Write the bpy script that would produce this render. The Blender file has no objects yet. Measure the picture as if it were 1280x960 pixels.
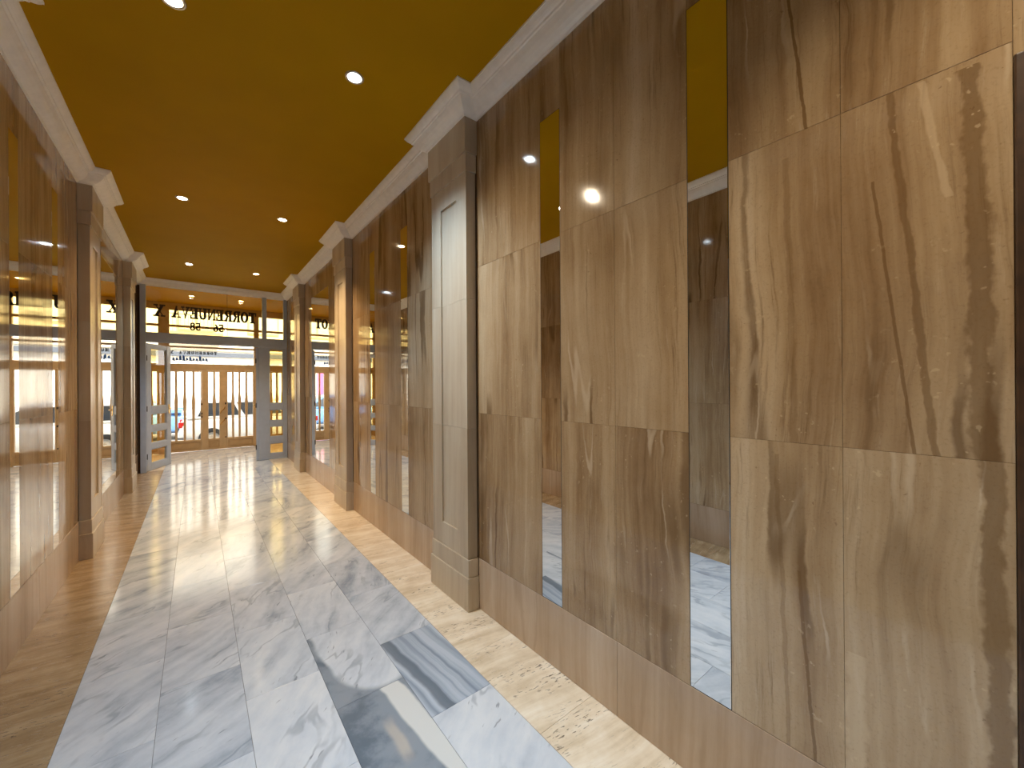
import bpy, bmesh, math, random
from mathutils import Vector, Matrix
random.seed(7)
SC = bpy.context.scene
COL = SC.collection
PI = math.pi

# ------------------------------------------------------------------ measures
XR, XL = 1.40, -0.761          # stone wall faces
HC = 3.21                      # ceiling
CAMZ = 1.42
YB, YE, YO = -4.0, 8.88, 11.13 # back wall, inner entrance screen, outer entrance
JZ = (0.32, 1.24, 2.165, 3.12) # courses of the wall stone

# ------------------------------------------------------------------ node helpers
def lin(c):
    return tuple(((v/255)/12.92 if v/255 <= .04045 else ((v/255+.055)/1.055)**2.4) for v in c) + (1.0,)

class NT:
    def __init__(s, name):
        s.m = bpy.data.materials.new(name); s.m.use_nodes = True
        s.t = s.m.node_tree; s.t.nodes.clear()
        s.out = s.t.nodes.new('ShaderNodeOutputMaterial')
    def n(s, typ, **kw):
        o = s.t.nodes.new(typ)
        for k, v in kw.items(): setattr(o, k, v)
        return o
    def l(s, a, b): s.t.links.new(a, b)
    def put(s, sock, v):
        if isinstance(v, bpy.types.NodeSocket): s.l(v, sock)
        else: sock.default_value = v
    def math(s, op, a, b=0.0, c=0.0, clamp=False):
        o = s.n('ShaderNodeMath', operation=op); o.use_clamp = clamp
        s.put(o.inputs[0], a); s.put(o.inputs[1], b); s.put(o.inputs[2], c)
        return o.outputs[0]
    def vmath(s, op, a, b):
        o = s.n('ShaderNodeVectorMath', operation=op)
        s.put(o.inputs[0], a); s.put(o.inputs[1], b)
        return o.outputs[0]
    def noise(s, vec, scale, detail=3.0, rough=.5, dist=0.0):
        o = s.n('ShaderNodeTexNoise'); s.l(vec, o.inputs['Vector'])
        o.inputs['Scale'].default_value = scale; o.inputs['Detail'].default_value = detail
        o.inputs['Roughness'].default_value = rough; o.inputs['Distortion'].default_value = dist
        return o.outputs[0]
    def ramp(s, fac, stops):
        o = s.n('ShaderNodeValToRGB'); e = o.color_ramp.elements
        while len(e) < len(stops): e.new(.5)
        for i, (p, c) in enumerate(stops):
            e[i].position = p; e[i].color = c if len(c) == 4 else tuple(c)+(1,)
        s.l(fac, o.inputs[0]); return o.outputs[0]
    def step(s, v, a, b):
        o = s.n('ShaderNodeMapRange'); o.interpolation_type = 'SMOOTHSTEP'
        s.put(o.inputs[0], v); s.put(o.inputs[1], a); s.put(o.inputs[2], b)
        return o.outputs[0]
    def mix(s, fac, a, b, blend='MIX'):
        o = s.n('ShaderNodeMix'); o.data_type = 'RGBA'; o.blend_type = blend
        s.put(o.inputs[0], fac); s.put(o.inputs[6], a); s.put(o.inputs[7], b)
        return o.outputs[2]
    def vec(s, x, y, z):
        o = s.n('ShaderNodeCombineXYZ')
        s.put(o.inputs[0], x); s.put(o.inputs[1], y); s.put(o.inputs[2], z); return o.outputs[0]
    def pri(s, color, rough=.4, metal=0.0, bump=None, bump_d=.002, spec=.5, ior=1.5):
        b = s.n('ShaderNodeBsdfPrincipled')
        s.put(b.inputs['Base Color'], color); s.put(b.inputs['Roughness'], rough)
        s.put(b.inputs['Metallic'], metal); b.inputs['IOR'].default_value = ior
        b.inputs['Specular IOR Level'].default_value = spec
        if bump is not None:
            k = s.n('ShaderNodeBump'); k.inputs['Strength'].default_value = 1.0
            k.inputs['Distance'].default_value = bump_d
            s.l(bump, k.inputs['Height']); s.l(k.outputs[0], b.inputs['Normal'])
        s.l(b.outputs[0], s.out.inputs[0]); return b

def plain(name, rgb, rough=.4, metal=0.0, var=.06, scale=14.0, spec=.5):
    t = NT(name); tc = t.n('ShaderNodeTexCoord')
    n = t.noise(tc.outputs['Object'], scale, 4)
    c = lin(rgb)
    d = tuple(v*(1-var*2) for v in c[:3])+(1,); e = tuple(min(1, v*(1+var*2)) for v in c[:3])+(1,)
    t.pri(t.ramp(n, [(.3, d), (.7, e)]), rough, metal, spec=spec)
    return t.m

def wall_stone(name, cols, rough=.045, band=5.0, crack=1.0, speck=1.0, per_object=False, fine=1.0, veins=()):
    """polished vein-cut stone: streaks run along z, each slab gets its own cut through the tile_cut attribute"""
    t = NT(name); tc = t.n('ShaderNodeTexCoord')
    p = tc.outputs['Object']
    if per_object:
        oi = t.n('ShaderNodeObjectInfo')
        off = t.math('MULTIPLY', oi.outputs['Random'], 61.0)
        p = t.vmath('ADD', p, t.vec(off, off, 0.0))
        cut = None
    else:
        at = t.n('ShaderNodeAttribute', attribute_name='tile_cut')
        cut = at.outputs['Vector']
        p = t.vmath('ADD', p, t.vmath('MULTIPLY', cut, (9.0, 23.0, 5.0)))
    sp = t.n('ShaderNodeSeparateXYZ'); t.l(p, sp.inputs[0])
    s = t.math('ADD', sp.outputs[1], sp.outputs[0]); z = sp.outputs[2]
    wob = t.noise(t.vec(t.math('MULTIPLY', s, .9), 0.0, t.math('MULTIPLY', z, 1.1)), 1.0, 4, .55)
    s2 = t.math('ADD', s, t.math('MULTIPLY', t.math('SUBTRACT', wob, .5), .12))
    jag = t.noise(t.vec(t.math('MULTIPLY', s, 14.0), 1.0, t.math('MULTIPLY', z, 9.0)), 1.0, 4, .6)
    s3 = t.math('ADD', s2, t.math('MULTIPLY', t.math('SUBTRACT', jag, .5), .028))
    A = t.noise(t.vec(t.math('MULTIPLY', s3, band), 3.0, t.math('MULTIPLY', z, .20)), 1.0, 5, .6)
    B = t.noise(t.vec(t.math('MULTIPLY', s2, 34.0), 7.0, t.math('MULTIPLY', z, 1.1)), 1.0, 4, .6)
    Cn = t.noise(t.vec(t.math('MULTIPLY', s, 5.0), 11.0, t.math('MULTIPLY', z, 3.0)), 1.0, 5, .6)
    v = t.math('ADD', t.math('MULTIPLY', A, .62), t.math('ADD', t.math('MULTIPLY', B, .20*fine), t.math('MULTIPLY', Cn, .18+.20*(1-fine))))
    if cut is not None:
        sc = t.n('ShaderNodeSeparateXYZ'); t.l(cut, sc.inputs[0])
        v = t.math('ADD', v, t.math('MULTIPLY', t.math('SUBTRACT', sc.outputs[2], .5), .07))
    col = t.ramp(v, [(.31, lin(cols[0])), (.41, lin(cols[1])), (.50, lin(cols[2])), (.59, lin(cols[3])), (.70, lin(cols[4]))])
    hs = t.noise(t.vec(t.math('MULTIPLY', s2, 46.0), 41.0, t.math('MULTIPLY', z, 1.7)), 1.0, 6, .72)
    hm = t.step(t.noise(t.vec(t.math('MULTIPLY', s, 3.0), 43.0, t.math('MULTIPLY', z, 1.2)), 1.0, 3), .36, .62)
    col = t.mix(t.math('MULTIPLY', t.math('MULTIPLY', t.step(hs, .52, .68), hm), .62*crack), col, lin(cols[0]))
    lt = t.noise(t.vec(t.math('MULTIPLY', s2, 30.0), 47.0, t.math('MULTIPLY', z, 2.4)), 1.0, 6, .7)
    col = t.mix(t.math('MULTIPLY', t.step(lt, .56, .72), .35*crack), col, lin(cols[4]))
    gr = t.noise(p, 130.0, 3, .7)
    col = t.mix(t.math('MULTIPLY', t.step(gr, .5, .75), .22*crack), col, lin(cols[0]))
    # dark wandering veins along the cut
    D = t.noise(t.vec(t.math('MULTIPLY', s3, 3.3), 17.0, t.math('MULTIPLY', z, .22)), 1.0, 2, .5)
    vein = t.math('SUBTRACT', 1.0, t.step(t.math('ABSOLUTE', t.math('SUBTRACT', D, .52)), .006, .022))
    msk = t.step(t.noise(t.vec(t.math('MULTIPLY', s, 1.6), 23.0, t.math('MULTIPLY', z, .9)), 1.0, 3), .45, .6)
    col = t.mix(t.math('MULTIPLY', t.math('MULTIPLY', vein, msk), .75*crack), col, lin(cols[0]))
    # pale thin veins
    E2 = t.noise(t.vec(t.math('MULTIPLY', s3, 4.1), 29.0, t.math('MULTIPLY', z, .3)), 1.0, 2, .5)
    pale = t.math('SUBTRACT', 1.0, t.step(t.math('ABSOLUTE', t.math('SUBTRACT', E2, .47)), .002, .009))
    msk2 = t.step(t.noise(t.vec(t.math('MULTIPLY', s, 2.0), 31.0, t.math('MULTIPLY', z, 1.6)), 1.0, 3), .5, .62)
    col = t.mix(t.math('MULTIPLY', t.math('MULTIPLY', pale, msk2), .55*crack), col, lin(cols[4]))
    # veins of their own course in the nearest slabs: (y at foot, drift, z0, z1, half width, wander, colour, strength)
    if veins:
        ro = t.n('ShaderNodeSeparateXYZ'); t.l(tc.outputs['Object'], ro.inputs[0]); ry, rz = ro.outputs[1], ro.outputs[2]
        for i, (y0, dr, z0, z1, hw, wan, vc, st) in enumerate(veins):
            w1 = t.math('SUBTRACT', t.noise(t.vec(0.0, 51.0+7*i, t.math('MULTIPLY', rz, 3.2)), 1.0, 4, .6), .5)
            w2 = t.math('SUBTRACT', t.noise(t.vec(t.math('MULTIPLY', ry, 25.0), 51.0+7*i, t.math('MULTIPLY', rz, 16.0)), 1.0, 3, .6), .5)
            c = t.math('ADD', t.math('MULTIPLY', t.math('SUBTRACT', rz, z0), dr), y0)
            d = t.math('ABSOLUTE', t.math('ADD', t.math('SUBTRACT', ry, c), t.math('ADD', t.math('MULTIPLY', w1, wan*2), t.math('MULTIPLY', w2, hw*2.2))))
            wd2 = t.math('MULTIPLY', t.math('ADD', t.noise(t.vec(3.0, 81.0+5*i, t.math('MULTIPLY', rz, 5.0)), 1.0, 3), .5), hw)
            m = t.math('SUBTRACT', 1.0, t.step(t.math('DIVIDE', d, wd2), .65, 1.25))
            zr = t.math('MULTIPLY', t.math('GREATER_THAN', rz, z0), t.math('LESS_THAN', rz, z1))
            col = t.mix(t.math('MULTIPLY', t.math('MULTIPLY', m, zr), st), col, lin(vc))
    # fossil flecks
    F = t.noise(p, 46.0, 2, .6)
    fm = t.step(t.noise(p, 4.0, 3), .46, .62)
    col = t.mix(t.math('MULTIPLY', t.math('MULTIPLY', t.step(F, .66, .72), fm), .5*speck), col, lin((205, 182, 146)))
    col = t.mix(t.math('MULTIPLY', t.math('MULTIPLY', t.step(t.noise(p, 60.0, 2, .6), .69, .74), fm), .45*speck), col, lin(cols[0]))
    rg = t.math('ADD', rough, t.math('MULTIPLY', Cn, .05))
    t.pri(col, rg)
    return t.m

def travertine_mat(name, pits=1.0, along='x', cols=((206,186,156),(228,212,186),(240,229,209)), rough=.22):
    t = NT(name); tc = t.n('ShaderNodeTexCoord')
    at = t.n('ShaderNodeAttribute', attribute_name='tile_cut')
    p = t.vmath('ADD', tc.outputs['Object'], t.vmath('MULTIPLY', at.outputs['Vector'], (7.0, 13.0, 3.0)))
    sp = t.n('ShaderNodeSeparateXYZ'); t.l(p, sp.inputs[0])
    if along == 'x': a, b = sp.outputs[0], sp.outputs[1]
    else: a, b = sp.outputs[2], t.math('ADD', sp.outputs[0], sp.outputs[1])
    w = t.noise(p, 2.2, 3)
    b2 = t.math('ADD', t.math('ADD', b, t.math('MULTIPLY', a, .16 if along == 'x' else 0.0)), t.math('MULTIPLY', w, .07))
    A = t.noise(t.vec(t.math('MULTIPLY', a, 1.3), t.math('MULTIPLY', b2, 13.0), 0.0), 1.0, 6, .65)
    B = t.noise(p, 7.0, 5, .6)
    v = t.math('ADD', t.math('MULTIPLY', A, .6), t.math('MULTIPLY', B, .4))
    col = t.ramp(v, [(.36, lin(cols[0])), (.5, lin(cols[1])), (.62, lin(cols[2]))])
    P = t.noise(t.vec(t.math('MULTIPLY', a, 27.0), t.math('MULTIPLY', b2, 120.0), 0.0), 1.0, 3, .55)
    msk = t.step(t.noise(t.vec(t.math('MULTIPLY', a, 2.0), t.math('MULTIPLY', b2, 9.0), 4.0), 1.0, 3), .44, .62)
    pit = t.math('MULTIPLY', t.math('MULTIPLY', t.step(P, .585, .64), msk), pits)
    col = t.mix(t.math('MULTIPLY', pit, .8), col, lin((74, 54, 32)))
    t.pri(col, t.math('ADD', rough, t.math('MULTIPLY', pit, .4)), bump=t.math('SUBTRACT', 1.0, pit), bump_d=.0012)
    return t.m

def marble_floor_mat():
    t = NT('white_grey_marble'); tc = t.n('ShaderNodeTexCoord')
    at = t.n('ShaderNodeAttribute', attribute_name='tile_cut')
    kd = t.n('ShaderNodeAttribute', attribute_name='tile_kind')
    uvn = t.n('ShaderNodeUVMap'); uvn.uv_map = 'slab'
    us = t.n('ShaderNodeSeparateXYZ'); t.l(uvn.outputs[0], us.inputs[0]); U, V = us.outputs[0], us.outputs[1]
    sc = t.n('ShaderNodeSeparateXYZ'); t.l(at.outputs['Vector'], sc.inputs[0])
    p = t.vmath('ADD', tc.outputs['Object'], t.vmath('MULTIPLY', at.outputs['Vector'], (11.0, 19.0, 3.0)))
    sp = t.n('ShaderNodeSeparateXYZ'); t.l(p, sp.inputs[0])
    # veins run diagonally, at an angle of their own in each slab
    ang = t.math('ADD', .35, t.math('MULTIPLY', sc.outputs[0], 1.1))
    ca, sa = t.math('COSINE', ang), t.math('SINE', ang)
    a = t.math('ADD', t.math('MULTIPLY', sp.outputs[0], ca), t.math('MULTIPLY', sp.outputs[1], sa))
    b = t.math('SUBTRACT', t.math('MULTIPLY', sp.outputs[1], ca), t.math('MULTIPLY', sp.outputs[0], sa))
    w = t.noise(p, 3.0, 4, .55)
    b2 = t.math('ADD', b, t.math('MULTIPLY', w, .16))
    A = t.noise(t.vec(t.math('MULTIPLY', a, 1.1), t.math('MULTIPLY', b2, 6.0), 0.0), 1.0, 5, .6)
    B = t.noise(p, 9.0, 5, .65)
    v = t.math('ADD', t.math('ADD', t.math('MULTIPLY', A, .75), t.math('MULTIPLY', B, .25)), t.math('MULTIPLY', t.math('SUBTRACT', sc.outputs[1], .5), .13))
    col = t.ramp(v, [(.30, lin((142, 153, 166))), (.42, lin((182, 190, 200))), (.53, lin((200, 207, 215))), (.66, lin((216, 220, 224)))])
    Vn = t.noise(t.vec(t.math('MULTIPLY', a, 1.4), t.math('MULTIPLY', b2, 4.5), 5.0), 1.0, 3, .5)
    vein = t.math('SUBTRACT', 1.0, t.step(t.math('ABSOLUTE', t.math('SUBTRACT', Vn, .5)), .004, .02))
    vm = t.step(t.noise(p, 5.0, 3), .42, .62)
    col = t.mix(t.math('MULTIPLY', t.math('MULTIPLY', vein, vm), .38), col, lin((112, 122, 134)))
    fl = t.noise(t.vec(t.math('MULTIPLY', a, 14.0), t.math('MULTIPLY', b2, 60.0), 2.0), 1.0, 2, .5)
    col = t.mix(t.math('MULTIPLY', t.math('MULTIPLY', t.step(fl, .66, .73), vm), .55), col, lin((92, 98, 106)))
    dark = t.mix(t.step(t.noise(p, 5.5, 5, .6), .38, .62), lin((104, 116, 128)), lin((140, 150, 160)))
    wv = t.math('MULTIPLY', t.math('SUBTRACT', t.noise(p, 5.0, 3), .5), .22)
    K = kd.outputs['Fac']
    is1 = t.math('COMPARE', K, 1.0, .2); is2 = t.math('COMPARE', K, 2.0, .2); is3 = t.math('COMPARE', K, 3.0, .2)
    # kind 1: slab cut along its stripes
    uu = t.math('ADD', t.math('ADD', U, t.math('MULTIPLY', V, .22)), t.math('MULTIPLY', wv, .5))
    st = t.noise(t.vec(t.math('MULTIPLY', uu, 7.0), 3.0, t.math('MULTIPLY', V, .2)), 1.0, 3, .5)
    c1 = t.ramp(st, [(.36, lin((134, 147, 162))), (.47, lin((160, 172, 186))), (.58, lin((182, 192, 204)))])
    g1 = t.math('SUBTRACT', 1.0, t.step(t.math('ABSOLUTE', t.math('SUBTRACT', uu, .30)), .05, .12))
    c1 = t.mix(t.math('MULTIPLY', g1, .8), c1, lin((96, 108, 120)))
    # kind 2: pale rounded field with a dark rim on one long side
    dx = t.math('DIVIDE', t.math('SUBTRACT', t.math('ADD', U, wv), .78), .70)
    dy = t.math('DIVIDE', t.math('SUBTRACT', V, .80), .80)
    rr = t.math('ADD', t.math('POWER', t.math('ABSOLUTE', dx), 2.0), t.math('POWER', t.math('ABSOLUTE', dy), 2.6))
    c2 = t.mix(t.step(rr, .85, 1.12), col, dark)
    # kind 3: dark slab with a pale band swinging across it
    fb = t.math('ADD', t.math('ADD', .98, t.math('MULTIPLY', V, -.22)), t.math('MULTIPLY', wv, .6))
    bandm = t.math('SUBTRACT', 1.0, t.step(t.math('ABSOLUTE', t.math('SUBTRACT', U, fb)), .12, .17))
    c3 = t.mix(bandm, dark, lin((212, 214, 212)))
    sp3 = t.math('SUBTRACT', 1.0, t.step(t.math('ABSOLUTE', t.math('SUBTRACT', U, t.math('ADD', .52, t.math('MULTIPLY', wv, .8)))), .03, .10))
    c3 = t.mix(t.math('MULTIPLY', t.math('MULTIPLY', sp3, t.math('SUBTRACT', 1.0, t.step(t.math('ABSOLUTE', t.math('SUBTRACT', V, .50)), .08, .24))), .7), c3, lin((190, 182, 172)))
    col = t.mix(is1, col, c1); col = t.mix(is2, col, c2); col = t.mix(is3, col, c3)
    t.pri(col, t.math('ADD', .10, t.math('MULTIPLY', B, .06)), bump=t.noise(p, 2.5, 2), bump_d=.0006)
    return t.m

def glass_mat(name, tint, refl=1.0, rough=0.0):
    t = NT(name)
    tr = t.n('ShaderNodeBsdfTransparent'); tr.inputs[0].default_value = tint
    gl = t.n('ShaderNodeBsdfGlossy'); gl.inputs['Roughness'].default_value = rough
    gl.inputs['Color'].default_value = (refl, refl, refl, 1)
    fr = t.n('ShaderNodeFresnel'); fr.inputs[0].default_value = 1.5
    mx = t.n('ShaderNodeMixShader'); ge = t.n('ShaderNodeNewGeometry')
    t.l(t.math('MULTIPLY', fr.outputs[0], t.math('SUBTRACT', 1.0, ge.outputs['Backfacing'])), mx.inputs[0]); t.l(tr.outputs[0], mx.inputs[1]); t.l(gl.outputs[0], mx.inputs[2])
    t.l(mx.outputs[0], t.out.inputs[0]); return t.m

def mirror_mat():
    t = NT('silvered_mirror')
    t.pri((.86, .87, .86, 1), .0, 1.0); return t.m

def emit_mat(name, col, st):
    t = NT(name); e = t.n('ShaderNodeEmission')
    e.inputs[0].default_value = col; e.inputs[1].default_value = st
    t.l(e.outputs[0], t.out.inputs[0]); return t.m

BROWN = ((102, 76, 48), (148, 120, 88), (174, 148, 114), (190, 167, 135), (206, 187, 160))
M = {}
M['wall'] = wall_stone('brown_vein_cut_marble', BROWN)
DKV, PLV = (112, 84, 52), (206, 184, 152)
M['wallr'] = wall_stone('brown_vein_cut_marble_with_bold_veins', BROWN, veins=(
    (.110, .085, 1.24, 2.165, .0075, .012, DKV, .6), (.004, .027, .32, 2.15, .019, .030, (104, 76, 44), .62), (.086, .155, 1.86, 2.16, .007, .010, PLV, .4),
    (.366, .10, 2.165, 2.62, .0045, .008, DKV, .8), (.146, .105, 1.24, 1.95, .0035, .008, DKV, .7), (.353, .075, .32, .86, .0045, .010, DKV, .75),
    (.262, .0, .32, .68, .020, .012, PLV, .4), (.40, .02, 1.24, 2.10, .009, .016, DKV, .3), (.42, .03, .32, 1.20, .006, .014, DKV, .35)))
M['base'] = wall_stone('beige_skirting_stone', ((140,112,84),(172,146,118),(186,162,136),(196,174,150),(208,190,168)), .16, band=4, crack=.3, speck=.35)
M['pil'] = wall_stone('cream_pilaster_stone', ((162,143,118),(182,165,141),(194,179,156),(202,190,169),(212,201,182)), .30, band=6, crack=.25, speck=.25, per_object=True)
M['trav'] = travertine_mat('cream_travertine')
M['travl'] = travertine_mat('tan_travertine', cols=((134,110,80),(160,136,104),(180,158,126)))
M['marble'] = marble_floor_mat()
M['ceil'] = plain('ochre_ceiling_paint', (184, 139, 8), .6, 0, .02, 3, spec=.06)
M['plaster'] = plain('white_plaster_cornice', (250, 247, 242), .6, 0, .02, 20)
M['grout'] = plain('brown_joint', (104, 82, 58), .8)
M['fgrout'] = plain('grey_floor_joint', (120, 116, 112), .7)
M['mirror'] = mirror_mat()
M['black'] = plain('black_edge', (22, 18, 14), .5)
M['frame'] = plain('grey_white_frame_paint', (180, 190, 204), .38, 0, .02)
M['amber'] = glass_mat('amber_tinted_glass', (.95, .85, .57, 1))
M['clear'] = glass_mat('clear_glass', (.95, .96, .95, 1))
M['oak'] = plain('beige_door_lacquer', (198, 174, 138), .35, 0, .05, 9)
M['oakd'] = plain('beige_door_panel', (188, 162, 124), .35, 0, .05, 9)
M['bronze'] = plain('dark_bronze_letters', (64, 44, 14), .45)
M['brass'] = plain('polished_brass', (214, 172, 92), .2, 1.0, .02)
M['iron'] = plain('black_iron', (24, 22, 20), .4)
M['wood'] = plain('dark_brown_wood', (62, 40, 20), .45, 0, .2, 18)
M['chrome'] = plain('chrome_ring', (200, 196, 188), .25, 1.0, .01)
M['cool'] = emit_mat('cool_lamp', (.78, .90, 1, 1), 60.0)
M['warm'] = emit_mat('warm_lamp', (1, .80, .52, 1), 60.0)
M['asphalt'] = plain('grey_asphalt', (120, 118, 116), .8, 0, .1, 30)
M['paving'] = plain('pale_pavement', (190, 184, 174), .7, 0, .06, 8)
M['facade'] = plain('pale_render', (236, 228, 214), .8, 0, .04, 2)
M['facade2'] = plain('cream_stone_band', (206, 186, 150), .8, 0, .04, 2)
M['winglass'] = plain('dark_window_glass', (52, 58, 66), .08)
M['shutter'] = plain('grey_brown_shutter', (190, 176, 156), .6)
M['fascia'] = plain('grey_fascia', (74, 78, 86), .6)
M['blind'] = plain('pale_closed_blind', (206, 208, 206), .6)
M['white_paint'] = plain('white_car_paint', (232, 234, 236), .18, 0, .01)
M['blue_paint'] = plain('blue_car_paint', (96, 136, 186), .18, 0, .02)
M['tyre'] = plain('black_rubber', (26, 26, 27), .7)
M['tail'] = plain('red_lens', (190, 24, 24), .2)
M['pink'] = plain('pink_board', (232, 96, 140), .6, 0, .03)
M['bluemark'] = plain('blue_script_letters', (60, 110, 190), .5)
M['daylit'] = plain('pale_back_wall', (196, 188, 176), .5)

# ------------------------------------------------------------------ mesh helpers
def box(bm, x0, x1, y0, y1, z0, z1, mi=0):
    vs = [bm.verts.new((x, y, z)) for x in (x0, x1) for y in (y0, y1) for z in (z0, z1)]
    fs = []
    for q in ((0,1,3,2), (4,6,7,5), (0,4,5,1), (2,3,7,6), (0,2,6,4), (1,5,7,3)):
        f = bm.faces.new([vs[i] for i in q]); f.material_index = mi; fs.append(f)
    return fs

def prism(bm, pts, axis, a0, a1):
    """2D polygon extruded along an axis. axis 'y': pts=(x,z); 'x': pts=(y,z); 'z': pts=(x,y)"""
    def P(p, a): return {'y': (p[0], a, p[1]), 'x': (a, p[0], p[1]), 'z': (p[0], p[1], a)}[axis]
    A = [bm.verts.new(P(p, a0)) for p in pts]; B = [bm.verts.new(P(p, a1)) for p in pts]
    n = len(pts)
    bm.faces.new(A[::-1]); bm.faces.new(B)
    for i in range(n): bm.faces.new([A[i], A[(i+1) % n], B[(i+1) % n], B[i]])

def lathe(bm, prof, c, seg=32, axis='z'):
    rings = []
    for r, h in prof:
        ring = []
        for i in range(seg):
            a = 2*PI*i/seg; u, v = r*math.cos(a), r*math.sin(a)
            ring.append(bm.verts.new({'z': (c[0]+u, c[1]+v, c[2]+h), 'y': (c[0]+u, c[1]+h, c[2]+v), 'x': (c[0]+h, c[1]+u, c[2]+v)}[axis]))
        rings.append(ring)
    for a, b in zip(rings, rings[1:]):
        for i in range(seg): bm.faces.new([a[i], a[(i+1) % seg], b[(i+1) % seg], b[i]])
    return rings

def tube(bm, pts, r, seg=10):
    pts = [Vector(p) for p in pts]; rings = []
    for i, p in enumerate(pts):
        d = (pts[min(i+1, len(pts)-1)]-pts[max(i-1, 0)]).normalized()
        u = d.orthogonal().normalized() if i == 0 else (rings[-1][1]-d*rings[-1][1].dot(d)).normalized()
        w = d.cross(u)
        rings.append(([bm.verts.new(p+(u*math.cos(2*PI*k/seg)+w*math.sin(2*PI*k/seg))*r) for k in range(seg)], u))
    for (a, _), (b, _) in zip(rings, rings[1:]):
        for k in range(seg): bm.faces.new([a[k], a[(k+1) % seg], b[(k+1) % seg], b[k]])
    bm.faces.new(rings[0][0][::-1]); bm.faces.new(rings[-1][0])

def obj(name, bm, mats, parent=None, origin=(0, 0, 0), smooth=False, bevel=0.0, seg=2, recalc=True):
    if recalc: bmesh.ops.recalc_face_normals(bm, faces=bm.faces[:])
    if any(origin): bmesh.ops.translate(bm, verts=bm.verts[:], vec=-Vector(origin))
    me = bpy.data.meshes.new(name); bm.to_mesh(me); bm.free()
    if not isinstance(mats, (list, tuple)): mats = [mats]
    for m in mats: me.materials.append(m)
    o = bpy.data.objects.new(name, me); COL.objects.link(o)
    if parent is not None: o.parent = parent
    else: o.location = origin
    if smooth:
        for f in me.polygons: f.use_smooth = True
    if bevel:
        b = o.modifiers.new('edge', 'BEVEL'); b.width = bevel; b.segments = seg; b.limit_method = 'ANGLE'; b.angle_limit = math.radians(40)
    return o

def tag(o, label=None, cat=None, group=None, kind=None):
    if label: o['label'] = label
    if cat: o['category'] = cat
    if group: o['group'] = group
    if kind: o['kind'] = kind
    return o

def thing(name, loc, label, cat, group=None, kind=None, rz=0.0):
    o = bpy.data.objects.new(name, None); COL.objects.link(o)
    o.empty_display_size = .1; o.location = loc; o.rotation_euler = (0, 0, rz)
    return tag(o, label, cat, group, kind)

def copy_tree(root, loc, rz, label, group=None):
    r = root.copy(); COL.objects.link(r); r.location = loc; r.rotation_euler = (0, 0, rz); r['label'] = label
    if group: r['group'] = group
    def rec(o, p):
        for ch in list(o.children):
            c = ch.copy(); COL.objects.link(c); c.parent = p; rec(ch, c)
    rec(root, r)
    return r

# slabs with their own cut through the stone
class Slabs:
    def __init__(s):
        s.bm = bmesh.new(); s.cut = s.bm.faces.layers.float_vector.new('tile_cut'); s.kind = s.bm.faces.layers.float.new('tile_kind')
        s.uv = s.bm.loops.layers.uv.new('slab')
    def slab(s, o, u, v, n, w, h, d=.004, gap=.0007, ch=.0009, mi=0, cut=None, kind=0.0):
        """front face with chamfered edge; o corner, u/v unit axes, n outward normal"""
        o, u, v, n = map(Vector, (o, u, v, n))
        c = cut or (random.random(), random.random(), random.random())
        def q(a, b, e): return s.bm.verts.new(o+u*a+v*b+n*e)
        rings = []
        for inset, e in ((gap, -d), (gap, -ch), (gap+ch, 0)):
            rings.append([q(inset, inset, e), q(w-inset, inset, e), q(w-inset, h-inset, e), q(inset, h-inset, e)])
        fs = []
        flip = u.cross(v).dot(n) < 0
        for A, B in zip(rings, rings[1:]):
            for i in range(4):
                f = [A[i], A[(i+1) % 4], B[(i+1) % 4], B[i]]
                fs.append(s.bm.faces.new(f[::-1] if flip else f))
        f = rings[2]; fs.append(s.bm.faces.new(f[::-1] if flip else f))
        for f in fs:
            f[s.cut] = c; f[s.kind] = kind; f.material_index = mi
            for lp in f.loops:
                r = lp.vert.co-o; lp[s.uv].uv = (r.dot(u)/w, r.dot(v)/h)
    def backing(s, *a, mi=1):
        for f in box(s.bm, *a): f.material_index = mi; f[s.cut] = (.5, .5, .5)

# ------------------------------------------------------------------ layout along the walls
# right wall: pilasters start at 2.10, 4.67, 7.24; left wall: 2.16, 4.737, 7.31; each 0.50 wide
PW = .50
R_PIL = (2.10, 4.67, 7.24)
L_PIL = (2.165, 4.737, 7.315)
NARROW = .143
R_NAR = (.583, 1.370, 3.168, 3.957)
L_NAR = (3.235, 4.022)
R_WID, L_WID = (5.72, 6.745), (5.775, 6.800)
MZ0, MZ1 = .32, 2.78

def wall_strip(S, side, y0, y1, zs, halves=1):
    x = XR if side > 0 else XL; n = (-side, 0, 0); w = (y1-y0)/halves
    for a, b in zip(zs, zs[1:]):
        c = (random.random(), random.random(), random.random())
        for k in range(halves): S.slab((x, y0+k*w, a), (0, 1, 0), (0, 0, 1), n, w, b-a, gap=.0004, ch=.0006, cut=c)

FULL = JZ
TOPS = (MZ1, JZ[3])
def bay(S, side, y0, y1, mirrors):
    edges = [y0]
    cur = y0
    for a, w in mirrors:
        mid = (cur+a)/2
        wall_strip(S, side, cur, a, FULL, 2)
        wall_strip(S, side, a, a+w, TOPS)
        cur = a+w
    mid = (cur+y1)/2
    wall_strip(S, side, cur, y1, FULL, 2)

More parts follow.
